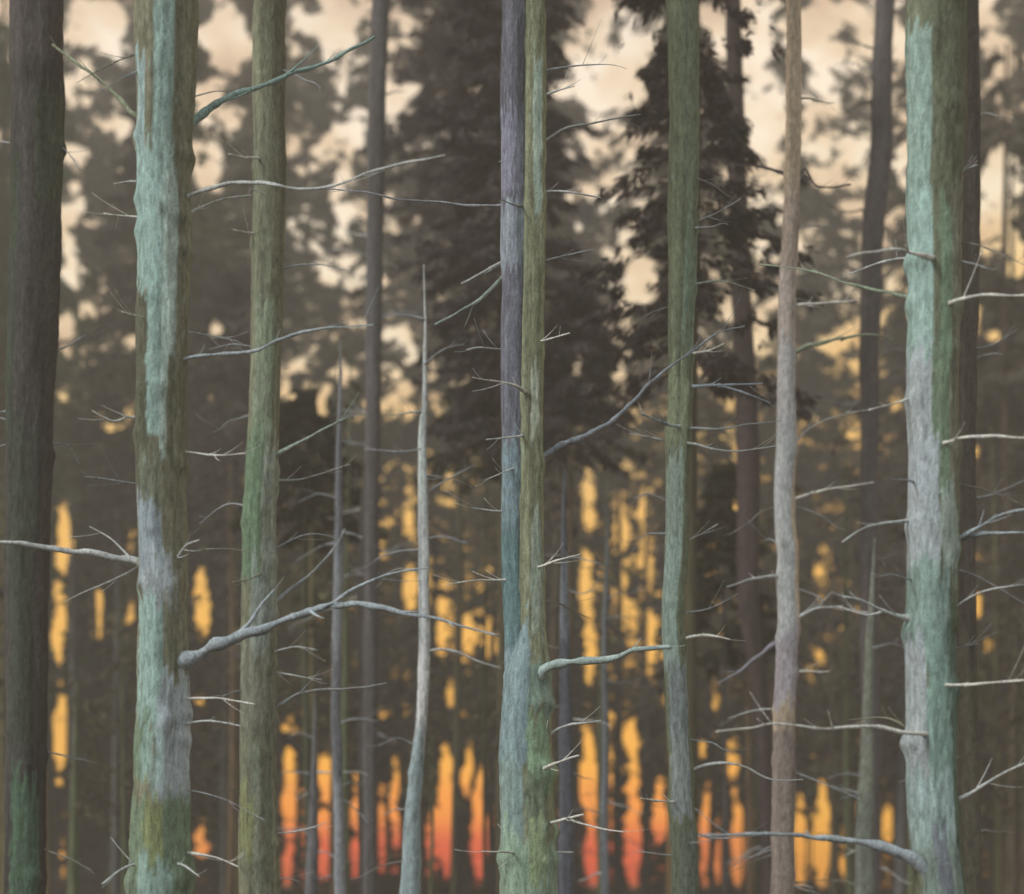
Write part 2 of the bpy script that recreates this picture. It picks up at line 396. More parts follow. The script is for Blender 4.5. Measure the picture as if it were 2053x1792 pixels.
def build_trunk(parent, d, path, base, patches=(), name='trunk', top_extra=6.0, seg=64, ring=.02, mat=None, taper_top=False, lump=.055, seed=0.0, flare=True, mottle=.3, knots=()):
    """path: (py, px_centre, px_width) from top to bottom of the view; patches: lichen, moss and bare bark, with lit left and shaded right sides painted in"""
    path = sorted(path)
    ys = np.array([p[0] for p in path], float); xs = np.array([p[1] for p in path], float); ws = np.array([p[2] for p in path], float)
    zpt = lambda py: CAM_Z + (HORIZON - py / PH) * KH * d
    zv0 = max(.3, zpt(PH) - .25); zv1 = zpt(max(ys[0], 0)) + (0 if taper_top else .25)
    Z = np.concatenate([np.linspace(0, zv0, 14)[:-1], np.linspace(zv0, zv1, max(10, int((zv1 - zv0) / (ring * d / 9))))])
    if not taper_top:
        Z = np.concatenate([Z, np.linspace(zv1, zv1 + top_extra, 30)[1:]])
    z_top = Z[-1]
    n = len(Z) - 1
    PY = (HORIZON - (Z - CAM_Z) / (KH * d)) * PH
    PXc = np.interp(PY, ys, xs); PWd = np.interp(PY, ys, ws)
    k = KW * d / PW
    rad = PWd * .5 * k
    if not taper_top:
        over = Z > zv1
        rad[over] *= np.clip(1 - (Z[over] - zv1) / (top_extra * 1.15), .08, 1)
    else:
        rad *= np.clip((z_top - Z) / 2.6, .10, 1) ** .6
    if flare:
        rad *= 1 + .9 * np.exp(-Z / .28)
    o_ = np.zeros_like(Z)
    xc = (PXc / PW - .5) * KW * d - parent.location.x + .012 * vnoise(Z * .9, o_, o_, seed) + .005 * vnoise(Z * 4, o_, o_ + 4, seed)
    yc = .03 * vnoise(Z * .5, o_ + 9, o_, seed)
    A = np.arange(seg) * 2 * math.pi / seg
    ca, sa = np.broadcast_to(np.cos(A), (n + 1, seg)), np.broadcast_to(np.sin(A), (n + 1, seg))
    z = np.broadcast_to(Z[:, None], (n + 1, seg))
    scl = max(.6, min(1.0, float(np.median(rad)) / .15))
    nn = vnoise(ca * 1.3, sa * 1.3, z * .8, seed) * lump * 1.5 + vnoise(ca * 3.2, sa * 3.2, z * 2.4, seed) * lump
    plate = vnoise(ca * 8 * scl, sa * 8 * scl, z * 6 + 1.2 * vnoise(ca * 5, sa * 5, z * 9, seed), seed + 1)
    fine = vnoise(ca * 17 * scl, sa * 17 * scl, z * 20, seed + 2)
    nn = nn + (np.abs(plate) ** .6) * lump * .75 + fine * lump * .40
    for kx, ky, kr in knots:
        kz = zpt(ky); ku = np.clip((kx - np.interp(ky, ys, xs)) / (np.interp(ky, ys, ws) * .5), -1, 1)
        dist2 = ((ca - ku) * np.median(rad)) ** 2 + ((z - kz) * .8) ** 2
        nn = nn + np.where(sa < .3, kr * np.exp(-dist2 / (.045 ** 2)), 0)
    r = rad[:, None] * (1 + nn)
    V = np.stack([xc[:, None] + r * ca, yc[:, None] + r * sa, z], -1).reshape(-1, 3)
    m = vnoise(ca * 1.8, sa * 1.8, z * 1.1, seed + 3)
    m2 = vnoise(ca * 6, sa * 6, z * .9, seed + 4)
    hi = .6 * vnoise(ca * 13 * scl, sa * 13 * scl, z * 7, seed + 5) + .5 * vnoise(ca * 26 * scl, sa * 26 * scl, z * 22, seed + 6)
    C = np.array(base)[None, None, :] * (1 + mottle * m + .22 * m2 + .16 * hi)[..., None]
    u = ca + .14 * m2 + .07 * hi
    pyj = PY[:, None] + 34 * m2 + 26 * hi
    sm = lambda t: np.clip(t, 0, 1) ** 2 * (3 - 2 * np.clip(t, 0, 1))
    for (u0, u1, y0, y1, pc, op) in patches:  # lichen and bark tones; side stripes also paint light and shade
        f = sm((u - u0) / .22 + .5) * sm((u1 - u) / .22 + .5) * sm((pyj - y0) / 60 + .5) * sm((y1 - pyj) / 60 + .5)
        f = sm((f + .5 * hi - .32) / .30) * op * (sa < .45)          # crusty, broken edge
        C = C * (1 - f[..., None]) + np.array(pc)[None, None, :] * (1 + .16 * m2 + .14 * hi)[..., None] * f[..., None]
    crack = np.clip((.16 - np.abs(plate)) / .16, 0, 1) * .3
    C = np.clip(C * (1 - crack[..., None]), .004, .9)
    C = np.concatenate([C, np.ones_like(C[..., :1])], -1).reshape(-1, 4)
    I = (np.arange(n)[:, None] * seg + np.arange(seg)[None, :])
    J = (np.arange(n)[:, None] * seg + (np.arange(seg)[None, :] + 1) % seg)
    F = np.stack([I, J, J + seg, I + seg], -1).reshape(-1, 4).tolist()
    F.append(tuple(n * seg + s_ for s_ in range(seg)))
    return mesh_np(name, V, F, mat or M_BARK, parent, colors=C)


def branch(parent, origin, d, pts, r0, r1, c, name='branch', seg=7, depth=None, spurs=3, dim=1.0, d0=None):
    """pts in view units, the first at the trunk; depth = how far the tip leans towards (-) or away (+)"""
    n = len(pts)
    k = KW * d / PW
    if depth is None:
        L = sum(math.dist(pts[i], pts[i + 1]) for i in range(n - 1)) * k
        depth = random.uniform(-.35, .35) * L
    P = []
    acc = 0
    tot = sum(math.dist(pts[i], pts[i + 1]) for i in range(n - 1)) or 1
    d0 = d if d0 is None else d0
    for i, (x, y) in enumerate(pts):
        if i:
            acc += math.dist(pts[i - 1], pts[i])
        t = acc / tot
        dd = (d if i == 0 else d0) + depth * t ** 1.2
        v = at(x, y, dd) - origin
        P.append(Vector((v.x, v.y, v.z, (r1 + (r0 - r1) * (1 - t) ** 1.35) * k * .44)))
    Q = catmull(P, .03)
    for i_, q in enumerate(Q[:12]):
        q.w *= 1 + .55 * math.exp(-i_ / 3.0)
    sd_ = random.random() * 50
    verts, faces, cols = [], [], []

    def tube(Q, cc):
        b0 = len(verts)
        m = len(Q)
        for i, q in enumerate(Q):
            p = q.xyz
            tg = (Q[min(i + 1, m - 1)].xyz - Q[max(i - 1, 0)].xyz).normalized()
            side = tg.cross(Vector((0, 0, 1)))
            side = side.normalized() if side.length > 1e-4 else Vector((1, 0, 0))
            upv = side.cross(tg)
            w = q.w
            kn = 1 + .45 * noise.noise(Vector((sd_, i * .55, 1))) + .35 * noise.noise(Vector((sd_, i * .17, 7)))
            p = p + upv * (w * .9 * noise.noise(Vector((sd_, i * .22, 20)))) + side * (w * .7 * noise.noise(Vector((sd_, i * .2, 30))))
            fade = 1.0 + .42 * noise.noise(Vector((sd_, i * .35, 40))) + .1 * noise.noise(Vector((sd_, i * 1.3, 44)))
            for s in range(seg):
                a = 2 * math.pi * s / seg
                rr = max(w, .0012) * kn * (1 + .15 * noise.noise(Vector((sd_ + math.cos(a), math.sin(a), i * .4))))
                verts.append(p + side * (math.cos(a) * rr) + upv * (math.sin(a) * rr))
                f2 = max(.25, fade) * dim
                cols.append((cc[0] * f2, cc[1] * f2, cc[2] * f2, 1))
        for i in range(m - 1):
            for s in range(seg):
                s2 = (s + 1) % seg
                faces.append((b0 + i * seg + s, b0 + i * seg + s2, b0 + (i + 1) * seg + s2, b0 + (i + 1) * seg + s))
        faces.append(tuple(b0 + s for s in reversed(range(seg))))
        faces.append(tuple(b0 + (m - 1) * seg + s for s in range(seg)))
    tube(Q, c)
    for _ in range(spurs):
        if len(Q) < 8:
            break
        i = random.randrange(len(Q) // 4, len(Q) - 2)
        q = Q[i]
        tg = (Q[i + 1].xyz - Q[i].xyz).normalized()
        dirv = (tg * random.uniform(.6, 1.1) + Vector((random.uniform(-.4, .4), random.uniform(-.6, .6), random.uniform(-.5, .7)))).normalized()
        L = random.uniform(.05, .26)
        S = [Vector((*(q.xyz + dirv * L * f + Vector((0, 0, .03 * f * f))), max(q.w * .45 * (1 - .75 * f), .0012))) for f in (0, .25, .5, .75, 1)]
        tube(S, c)
    return mesh_np(name, np.array([tuple(v) for v in verts]), faces, M_BRANCH, parent, colors=cols)


# ------------------------------------------------------------------ needle sprays
def sprays_mesh(name, P, D, L, W, mat, parent, far=False):
    """narrow bent leaflets: two folded faces each, one blade where they are too far off to see the fold"""
    n = len(P)
    upv = rng.normal(size=(n, 3)); upv[:, 2] += .8
    S = np.cross(D, upv); S /= np.linalg.norm(S, axis=1)[:, None] + 1e-9
    U = np.cross(S, D)
    tip = P + D * L[:, None] - U * (L * .10)[:, None]
    if far:
        V = np.stack([P + S * (W * .9)[:, None], tip, P - S * (W * .9)[:, None]], axis=1).reshape(-1, 3)
        i = np.arange(n) * 3
        return mesh_np(name, V, np.stack([i, i + 1, i + 2], 1), mat, parent, smooth=False)
    mid = P + D * (L * .45)[:, None]
    a = mid + S * W[:, None] - U * (W * .35)[:, None]
    b = mid - S * W[:, None] - U * (W * .35)[:, None]
    V = np.stack([P, a, tip, b], axis=1).reshape(-1, 3)
    i = np.arange(n) * 4
    F = np.concatenate([np.stack([i, i + 1, i + 2], 1), np.stack([i, i + 2, i + 3], 1)])
    return mesh_np(name, V, F, mat, parent, smooth=False)


def crown_points(x, y, zlow, ztop, rmax, nb, ns, L0, filt=True, droop=.35, lowpow=.8):
    """boughs in whorls round a stem; returns world points and directions of the needle sprays"""
    t = rng.random(nb) ** lowpow
    z = zlow + (ztop - zlow) * t
    az = rng.random(nb) * 2 * math.pi
    ln = rmax * (1.08 - t) ** .75 * rng.uniform(.55, 1.1, nb)
    s = np.sqrt(rng.random((nb, ns))) * .95 + .05
    dx, dy = np.cos(az)[:, None], np.sin(az)[:, None]
    X = x + dx * ln[:, None] * s; Y = y + dy * ln[:, None] * s
    Zz = z[:, None] - droop * ln[:, None] * s ** 1.5 + .10 * ln[:, None] * s ** 4
    P = np.stack([X, Y, Zz], -1).reshape(-1, 3)
    sg = rng.choice([-1.0, 1.0], (nb, ns)) * rng.uniform(.35, 1.15, (nb, ns))
    cx_, sx_ = np.cos(sg), np.sin(sg)
    D = np.stack([dx * cx_ - dy * sx_, dx * sx_ + dy * cx_, -.30 - .5 * s], -1).reshape(-1, 3)
    D = D + rng.normal(size=D.shape) * .22
    D /= np.linalg.norm(D, axis=1)[:, None]
    P = P + rng.normal(size=P.shape) * .035
    L = L0 * rng.uniform(.6, 1.3, len(P)); W = L * rng.uniform(.09, .16, len(P))
    if filt:
        r = rng.random(len(P))
        tip = P + D * L[:, None]
        side = np.stack([L * .2, 0 * L, 0 * L], 1)
        keep = (r < cover(P)) & (r < cover(tip)) & (r < cover((P + tip) / 2 + side)) & (r < cover((P + tip) / 2 - side))
        px_, py_ = project(P)
        keep &= (P[:, 2] > .15) & (py_ > -260) & (px_ > -480) & (px_ < 2540)
        P, D, L, W = P[keep], D[keep], L[keep], W[keep]
    return P, D, L, W


# ------------------------------------------------------------------ foreground trees traced from the view
def T(*c):
    g_ = .3 * c[0] + .55 * c[1] + .15 * c[2]
    return lin(tuple(g_ + (v - g_) * .78 + e for v, e in zip(c, (2, 3, 5))), 1.40)



TEAL, PTEAL, BLUE, OLIVE, DOLIVE = T(132, 164, 156), T(158, 180, 170), T(134, 150, 160), T(112, 112, 88), T(74, 76, 58)
GREEN, LILAC, YGREEN, DKGREEN, SLATE = T(98, 124, 98), T(150, 162, 168), T(122, 130, 76), T(66, 84, 66), T(98, 102, 114)
WHITE, GREY, DGREY, BROWN, DARK = lin((232, 232, 226)), lin((205, 210, 210)), lin((168, 174, 180)), T(112, 92, 74), T(66, 60, 58)
CROWN_MESH = []


def high_crown(parent, z0, x_off=0.0, h=5.0, rmax=1.7):
    """the living crown above the branches one sees"""
    if len(CROWN_MESH) < 3:
        P, D, L, W = crown_points(0, 0, 0, 6.0, 1.7, 60, 60, .22, filt=False, lowpow=1.0)
        o = sprays_mesh('crown', P, D, L, W, M_CROWN, parent)
        CROWN_MESH.append(o.data)
    else:
        o = bpy.data.objects.new('crown', CROWN_MESH[random.randrange(3)])
        col.objects.link(o)
        o.parent = parent
    o.location = (x_off, 0, z0)
    o.rotation_euler = (0, 0, random.uniform(0, 6.28))
    return o


def tree(label, d, path, base, patches, branches, name='tree', crown=True, top_extra=6.0, group=None, seed=0, bcol=GREY, fine=6, **kw):
    xb = path[-1][1]
    org = Vector(((xb / PW - .5) * KW * d, d, ground_z((xb / PW - .5) * KW * d, d) - .05))
    t = thing(name, label, 'tree', org, group)
    kn = [(b[0][min(1, len(b[0]) - 1)][0], b[0][0][1], .10 + .004 * b[1]) for b in branches if b[1] >= 5]
    ys_ = [p[0] for p in sorted(path)]
    for _ in range(7):
        ky = random.uniform(max(ys_[0], 0), 1792); kn.append((np.interp(ky, ys_, [p[1] for p in sorted(path)]) + random.uniform(-30, 30), ky, random.uniform(.06, .16)))
    build_trunk(t, d, path, base, patches, seed=seed, top_extra=top_extra, knots=kn, **kw)
    wmid = np.median([p[2] for p in path])
    for q_ in range(fine):                              # brittle dead twigs all the way up
        ty = random.uniform(max(ys_[0] + 60, 10), 1780)
        tx = float(np.interp(ty, ys_, [p[1] for p in sorted(path)]))
        sgn = random.choice((-1, 1)); ln_ = random.uniform(50, 190) * 9 / d
        up_ = random.uniform(-.35, .45)
        pts_ = [(tx + sgn * wmid * .3, ty)]
        for f_ in (.3, .6, .85, 1.0):
            pts_.append((tx + sgn * (wmid * .3 + ln_ * f_), ty - ln_ * (up_ * f_ - .22 * f_ * f_) + random.uniform(-4, 4)))
        branch(t, org, d, pts_, random.uniform(3.0, 5.0), 1.5, random.choice((DGREY, DGREY, GREY, T(120, 118, 108))), spurs=random.randint(1, 3), depth=random.uniform(-.5, .5))
    for b in branches:
        pts, r0, r1 = b[0], b[1], b[2]
        c = b[3] if len(b) > 3 else bcol
        opt = b[4] if len(b) > 4 else {}
        tw = opt.pop('twigs', [])
        o = branch(t, org, d, pts, r0, r1, c, **opt)
        for q in tw:
            branch(o, org, d, q[0], q[1], q[2], c, name='twig', spurs=1, depth=q[3] if len(q) > 3 else .1)
    if crown:
        ztop = CAM_Z + (HORIZON - path[0][0] / PH) * KH * d
        xt = (path[0][1] / PW - .5) * KW * d - org.x
        high_crown(t, ztop + 2.4, xt)
    return t


# B: the big teal tree, its pale lit stripe and dark right margin painted in
tree('big tree with broad pale teal lichen and a thick grey limb reaching out low', 8.5,
     [(0, 330, 122), (150, 328, 112), (300, 324, 104), (420, 322, 102), (600, 322, 100), (800, 322, 98), (1000, 322, 96), (1200, 324, 96), (1340, 326, 98), (1500, 322, 104), (1650, 320, 112), (1792, 320, 122)],
     OLIVE,
     [(-1.2, -.55, 0, 280, OLIVE, 1), (-.20, .55, -300, 330, TEAL, .85), (-.85, -.5, 90, 330, BLUE, .9), (-.85, -.5, 90, 330, TEAL, .6), (-1.2, .45, 285, 560, TEAL, 1), (.1, .62, 300, 700, PTEAL, .85),
      (-1.2, -.35, 560, 1000, DOLIVE, .75), (-.4, .45, 540, 830, TEAL, .9), (.15, .5, 560, 900, PTEAL, .8), (-.7, .35, 880, 990, T(104, 112, 92), .8), (-.9, .3, 980, 1130, BLUE, .9), (.2, .7, 900, 1180, OLIVE, .9),
      (-.6, .6, 1090, 1200, LILAC, .8), (-.9, .2, 1170, 1420, TEAL, .95), (.25, .9, 1180, 1330, OLIVE, .6), (.0, 1.2, 1330, 1580, LILAC, .95), (-1.2, -.2, 1400, 1530, GREEN, .8), (-.6, .3, 1430, 1540, TEAL, .6),
      (-1.2, 1.2, 1570, 1850, GREEN, .75), (-.3, .3, 1560, 1680, YGREEN, .8), (-.5, .6, 1690, 2300, TEAL, .65)],
     [([(300, 250), (262, 222), (215, 175), (165, 135), (105, 90)], 15, 6, T(128, 136, 108), {'depth': .3}),
      ([(345, 285), (385, 245), (425, 212), (480, 186), (525, 176), (570, 152), (650, 128), (700, 100), (752, 74)], 20, 6, TEAL, {'depth': .4, 'spurs': 3}),
      ([(340, 412), (365, 400), (400, 381), (470, 367), (540, 368), (600, 379), (680, 370), (740, 345), (820, 325), (892, 312)], 10, 3.5, GREY, {'depth': -.6, 'spurs': 4}),
      ([(335, 475), (370, 437), (410, 411), (460, 397), (505, 390)], 9, 3, GREY, {'depth': .5}),
      ([(300, 762), (335, 738), (370, 720), (410, 711), (470, 708), (520, 700), (560, 681), (620, 662), (690, 655), (748, 651)], 11, 3, LILAC, {'depth': -.5, 'spurs': 4}),
      ([(300, 850), (280, 841), (255, 837), (225, 843), (185, 824)], 8, 3, WHITE, {'depth': -.2}),
      ([(350, 905), (390, 908), (430, 913), (492, 909)], 6, 2.5, WHITE, {'depth': -.3, 'spurs': 4}),
      ([(325, 1150), (290, 1135), (250, 1121), (180, 1109), (110, 1099), (50, 1091), (0, 1086), (-90, 1080)], 20, 7, GREY, {'depth': -.3, 'spurs': 3, 'twigs': [([(270, 1126), (222, 1080), (180, 1056)], 5, 2), ([(285, 1133), (220, 1165), (170, 1186), (130, 1206)], 5, 2)]}),
      ([(335, 1145), (355, 1118), (375, 1092), (400, 1082)], 10, 3, GREY, {'depth': -.35}),
      ([(330, 1420), (345, 1352), (400, 1311), (470, 1279), (540, 1254), (610, 1226), (680, 1213), (740, 1212), (800, 1226), (880, 1240), (930, 1257), (1000, 1274)], 36, 4, LILAC, {'depth': -.5, 'spurs': 5, 'twigs': [([(466, 1281), (500, 1251), (525, 1211), (550, 1183)], 11, 4, -.1), ([(665, 1214), (692, 1190), (740, 1166), (800, 1146), (862, 1138)], 9, 3, -.2)]}),
      ([(350, 1455), (375, 1450), (420, 1445), (482, 1455)], 6, 3, GREY, {'depth': -.25}),
      ([(350, 1400), (415, 1399), (455, 1402), (512, 1412)], 6, 3, WHITE, {'depth': -.3}),
      ([(320, 1737), (270, 1733), (240, 1745), (205, 1772)], 8, 3, GREY, {'depth': -.3}), ([(325, 1732), (365, 1734), (400, 1757)], 7, 3, GREY, {'depth': -.35}),
      ([(350, 1712), (390, 1712), (430, 1718), (478, 1738)], 6, 3, WHITE, {'depth': -.2}),
      ([(330, 640), (300, 640), (272, 632), (245, 625)], 4, 2, WHITE, {'depth': -.3}), ([(300, 436), (250, 432), (208, 427)], 5, 2, WHITE), ([(300, 368), (262, 364), (228, 368)], 5, 2, WHITE),
      ([(300, 975), (240, 964), (170, 955)], 4, 2, DGREY)], seed=1.3)

# J: the big right-hand tree, light on its left edge painted into the bark
tree('big tree with blue grey left edge and many pale side branches towards the picture margin', 8.0,
     [(0, 1880, 112), (250, 1880, 108), (400, 1876, 104), (600, 1876, 100), (900, 1872, 96), (1300, 1868, 97), (1600, 1874, 97), (1792, 1888, 94)],
     T(98, 104, 80),
     [(-1.2, -.35, 60, 420, TEAL, .75), (-.4, 1.2, -300, 420, T(88, 92, 70), .8), (-1.2, -.25, 400, 720, TEAL, .95), (.0, .4, 420, 720, GREEN, .8), (.35, 1.2, 380, 1000, T(112, 110, 92), .7), (-1.2, -.3, 700, 1000, LILAC, .8), (-.3, .5, 700, 980, GREEN, .7), (-1.2, .0, 880, 1140, LILAC, .9), (0, .8, 980, 1160, T(140, 158, 148), .8),
      (-1.2, .6, 1130, 1300, T(112, 138, 130), .95), (-1.2, -.5, 1270, 1600, LILAC, .8), (-.5, .9, 1260, 1560, T(108, 138, 128), .95), (-1.2, .6, 1540, 1700, T(130, 154, 152), .9), (.55, 1.2, 1200, 1900, DKGREEN, .7), (-.9, .7, 1690, 2300, T(104, 122, 112), .9), (-.3, .2, 1640, 1780, SLATE, .8)],
     [([(1890, 520), (1842, 511), (1800, 500), (1742, 506), (1698, 516)], 11, 4, WHITE, {'depth': -.5, 'd0': 7.8, 'spurs': 5}),
      ([(1860, 516), (1790, 520), (1730, 538), (1690, 556)], 7, 3, GREY, {'depth': .6}),
      ([(1850, 600), (1760, 582), (1690, 565), (1640, 546), (1580, 536), (1518, 530)], 8, 3, T(128, 142, 118), {'depth': .8}),
      ([(1880, 614), (1930, 600), (1980, 592), (2040, 592), (2110, 590)], 10, 4, WHITE, {'depth': -.3, 'd0': 7.8}),
      ([(1850, 792), (1825, 800), (1790, 809), (1742, 822)], 8, 3, WHITE, {'depth': -.2}),
      ([(1868, 898), (1920, 880), (1980, 875), (2040, 877), (2110, 876)], 10, 4, WHITE, {'depth': -.4, 'd0': 7.8}),
      ([(1850, 1045), (1820, 1044), (1770, 1048), (1730, 1060), (1688, 1087)], 9, 3, GREY, {'depth': -.3}),
      ([(1895, 1098), (1925, 1080), (1962, 1056), (2010, 1031), (2090, 1016)], 11, 5, LILAC, {'depth': -.2, 'twigs': [([(1930, 1078), (1980, 1070), (2020, 1068), (2090, 1068)], 9, 4, -.2)]}),
      ([(1850, 1255), (1815, 1240), (1770, 1224), (1725, 1202), (1690, 1196)], 12, 4, GREY, {'depth': -.2, 'twigs': [([(1770, 1224), (1740, 1232), (1680, 1216)], 5, 2)]}),
      ([(1870, 1373), (1950, 1371), (2010, 1367), (2100, 1360)], 8, 3, WHITE, {'depth': -.4, 'd0': 7.8}),
      ([(1880, 1476), (1820, 1470), (1740, 1455), (1650, 1462), (1560, 1451), (1500, 1460), (1436, 1466)], 10, 4, WHITE, {'depth': -.5, 'd0': 7.85, 'spurs': 5}),
      ([(1900, 1612), (1945, 1590), (1990, 1562), (2040, 1536), (2110, 1510)], 9, 4, GREY, {'depth': -.2}),
      ([(1872, 1792), (1862, 1752), (1836, 1728), (1790, 1705), (1720, 1690), (1640, 1680), (1560, 1672), (1400, 1676)], 30, 4, LILAC, {'depth': -.6, 'spurs': 4}),
      ([(1895, 1236), (1935, 1203), (1985, 1182), (2080, 1168)], 5, 2, GREY, {'depth': -.2}), ([(1890, 380), (1925, 345), (1960, 330)], 5, 2, GREY),
      ([(1860, 1290), (1900, 1300), (1960, 1290)], 4, 2, DGREY), ([(1850, 1480), (1780, 1440), (1700, 1444)], 6, 2, T(120, 118, 96), {'depth': .5})], seed=5.1)

# F: twin-stemmed central tree -- two stems on one stool
tF = tree('middle tree whose two stems, one blue violet and one olive, join low', 9.3,
          [(0, 1068, 46), (300, 1069, 44), (700, 1068, 46), (1000, 1066, 48), (1250, 1066, 54), (1340, 1058, 92), (1500, 1054, 104), (1650, 1058, 108), (1792, 1060, 114)],
          T(118, 122, 92),
          [(.0, .7, 100, 420, T(142, 162, 148), .85), (-.2, .6, 720, 860, T(158, 168, 148), .8), (-.2, .7, 1020, 1260, T(140, 156, 140), .8), (-1.2, -.05, 1250, 1520, T(116, 142, 150), .9), (-.1, 1.2, 1330, 1420, T(108, 134, 122), .8), (.0, .8, 1440, 1570, T(120, 152, 118), .9), (-1.2, -.2, 1500, 1680, T(118, 146, 146), .8),
           (-.1, .7, 1560, 1640, T(88, 104, 84), .8), (-1.2, 1.2, 1660, 2300, T(124, 152, 130), .85), (.0, .6, 1650, 1760, T(132, 152, 104), .8)],
          [([(1062, 405), (1000, 411), (940, 412), (880, 405), (800, 400), (740, 386), (655, 378)], 8, 3, T(140, 142, 150), {'depth': .5, 'spurs': 3}), ([(1070, 388), (1120, 383), (1205, 396)], 6, 2.5, GREY),
           ([(1080, 196), (1120, 181), (1152, 172)], 6, 2, GREY), ([(1075, 296), (1130, 259), (1190, 246), (1240, 236), (1284, 229)], 7, 2.5, T(142, 146, 142)),
           ([(1060, 690), (1110, 678), (1142, 667)], 6, 2.5, WHITE, {'depth': -.2}), ([(1060, 788), (1040, 776), (1000, 765), (948, 757)], 8, 3, WHITE, {'depth': -.3, 'd0': 9.15}),
           ([(1060, 872), (1010, 878), (975, 881)], 6, 3, GREY, {'depth': -.2, 'd0': 9.15}), ([(1070, 918), (1130, 893), (1180, 870), (1230, 841), (1270, 806), (1300, 770), (1345, 734), (1390, 702), (1440, 667), (1492, 654)], 15, 4, T(122, 130, 138), {'depth': .9, 'spurs': 5}),
           ([(1066, 1142), (1110, 1126), (1165, 1111)], 7, 3, WHITE, {'depth': -.3, 'd0': 9.2}),
           ([(1050, 1400), (1088, 1345), (1130, 1326), (1190, 1323), (1240, 1315), (1280, 1301), (1345, 1296)], 32, 7, T(150, 170, 165), {'depth': -.3, 'd0': 9.2, 'spurs': 3}),
           ([(1080, 1530), (1100, 1475), (1140, 1455), (1205, 1444)], 11, 4, GREY, {'depth': -.2}), ([(1070, 1545), (1110, 1532), (1160, 1514)], 9, 4, WHITE, {'depth': -.3, 'd0': 9.1}),
           ([(1085, 1655), (1135, 1641), (1170, 1633)], 9, 4, WHITE, {'depth': -.3, 'd0': 9.15, 'twigs': [([(1140, 1642), (1200, 1660), (1252, 1668)], 6, 3, -.2)]}),
           ([(1090, 1712), (1120, 1709), (1150, 1708)], 5, 2, WHITE), ([(1060, 1708), (1000, 1708), (966, 1707)], 7, 3, WHITE, {'depth': -.2, 'd0': 9.1}), ([(1060, 1000), (1010, 1024), (948, 1018)], 5, 2, GREY), ([(1040, 1164), (960, 1163), (895, 1172)], 5, 2, WHITE, {'depth': -.2}),
           ([(1066, 530), (1120, 515), (1190, 500)], 4, 2, DGREY)], seed=9.7)
build_trunk(tF, 9.36, [(0, 1030, 46), (250, 1029, 47), (500, 1028, 48), (900, 1026, 48), (1100, 1027, 48), (1330, 1034, 48), (1500, 1042, 44), (1792, 1050, 40)], T(96, 96, 106), 
            [(-1.2, 1.2, 220, 380, T(128, 130, 150), .8), (-1.2, 1.2, 400, 530, T(134, 146, 158), .9), (-1.2, .6, 540, 900, T(104, 108, 122), .7), (-1.2, 1.2, 880, 1060, T(110, 134, 142), .9), (-1.2, 1.2, 1050, 1300, T(84, 116, 118), .95), (-1.2, 1.2, 1290, 1700, T(116, 142, 150), .9)],
            name='stem', seed=12.2, top_extra=5)
oF = tF.location
for pts, a, b_, c_ in [([(1020, 545), (965, 597), (912, 630), (872, 650)], 10, 4, T(140, 156, 146)), ([(1015, 525), (972, 545), (925, 568)], 8, 3, GREY), ([(1018, 702), (965, 697), (935, 701)], 5, 2, GREY)]:
    branch(tF, oF, 9.5, pts, a, b_, c_, depth=-.2)

# C: olive trunk
tree('olive green tree right beside the big teal one, crossed by its thick grey limb', 11.0,
     [(0, 540, 64), (300, 540, 62), (700, 535, 58), (1000, 524, 66), (1300, 520, 70), (1600, 522, 74), (1792, 518, 78)], T(108, 110, 86),
     [(-1.2, .3, 250, 620, T(104, 110, 86), .6), (-.6, .6, 600, 900, T(120, 136, 110), .8), (-1.2, .2, 860, 1150, T(94, 122, 92), .9), (.2, 1.2, 880, 1230, T(140, 152, 138), .7), (-.2, .7, 1120, 1300, T(128, 142, 136), .7), (-1.2, 1.2, 1300, 1460, T(112, 114, 100), .6), (-.3, .9, 1480, 1620, T(106, 116, 98), .7), (-.9, .0, 1580, 1700, T(118, 124, 70), .7), (-.2, .9, 1650, 2200, T(112, 118, 98), .7)],
     [([(535, 925), (570, 903), (605, 884), (650, 860), (692, 838)], 11, 4, T(140, 156, 142), {'depth': -.3}), ([(530, 962), (590, 962), (640, 950), (702, 930)], 5, 2, GREY), ([(535, 472), (500, 467), (468, 460)], 6, 3, WHITE, {'depth': -.2}), ([(535, 322), (490, 315), (458, 309)], 7, 3, WHITE, {'depth': -.2, 'd0': 10.85}),
      ([(540, 1142), (500, 1160), (466, 1166)], 6, 3, T(132, 138, 116), {'depth': -.2, 'd0': 10.8}), ([(540, 1425), (570, 1407), (605, 1389), (650, 1382), (720, 1379), (775, 1369)], 8, 3, T(140, 144, 144)), ([(530, 1342), (590, 1354), (645, 1362)], 4, 2, GREY), ([(530, 1312), (590, 1297), (632, 1301)], 5, 2, GREY, {'depth': -.2}),
      ([(540, 1672), (600, 1665), (655, 1649)], 5, 2, GREY), ([(540, 1105), (600, 1076), (640, 1070), (684, 1082)], 5, 2, DGREY), ([(545, 1212), (620, 1152), (660, 1112), (692, 1060)], 9, 4, DGREY), ([(525, 1300), (470, 1290), (430, 1300)], 4, 2, DGREY), ([(530, 1030), (460, 1010), (400, 1050)], 6, 2, DGREY, {'depth': .3}),
      ([(530, 700), (470, 690), (420, 700)], 3, 2, DGREY, {'depth': .4}), ([(530, 1780), (570, 1760), (600, 1768)], 4, 2, GREY)], seed=15.5)

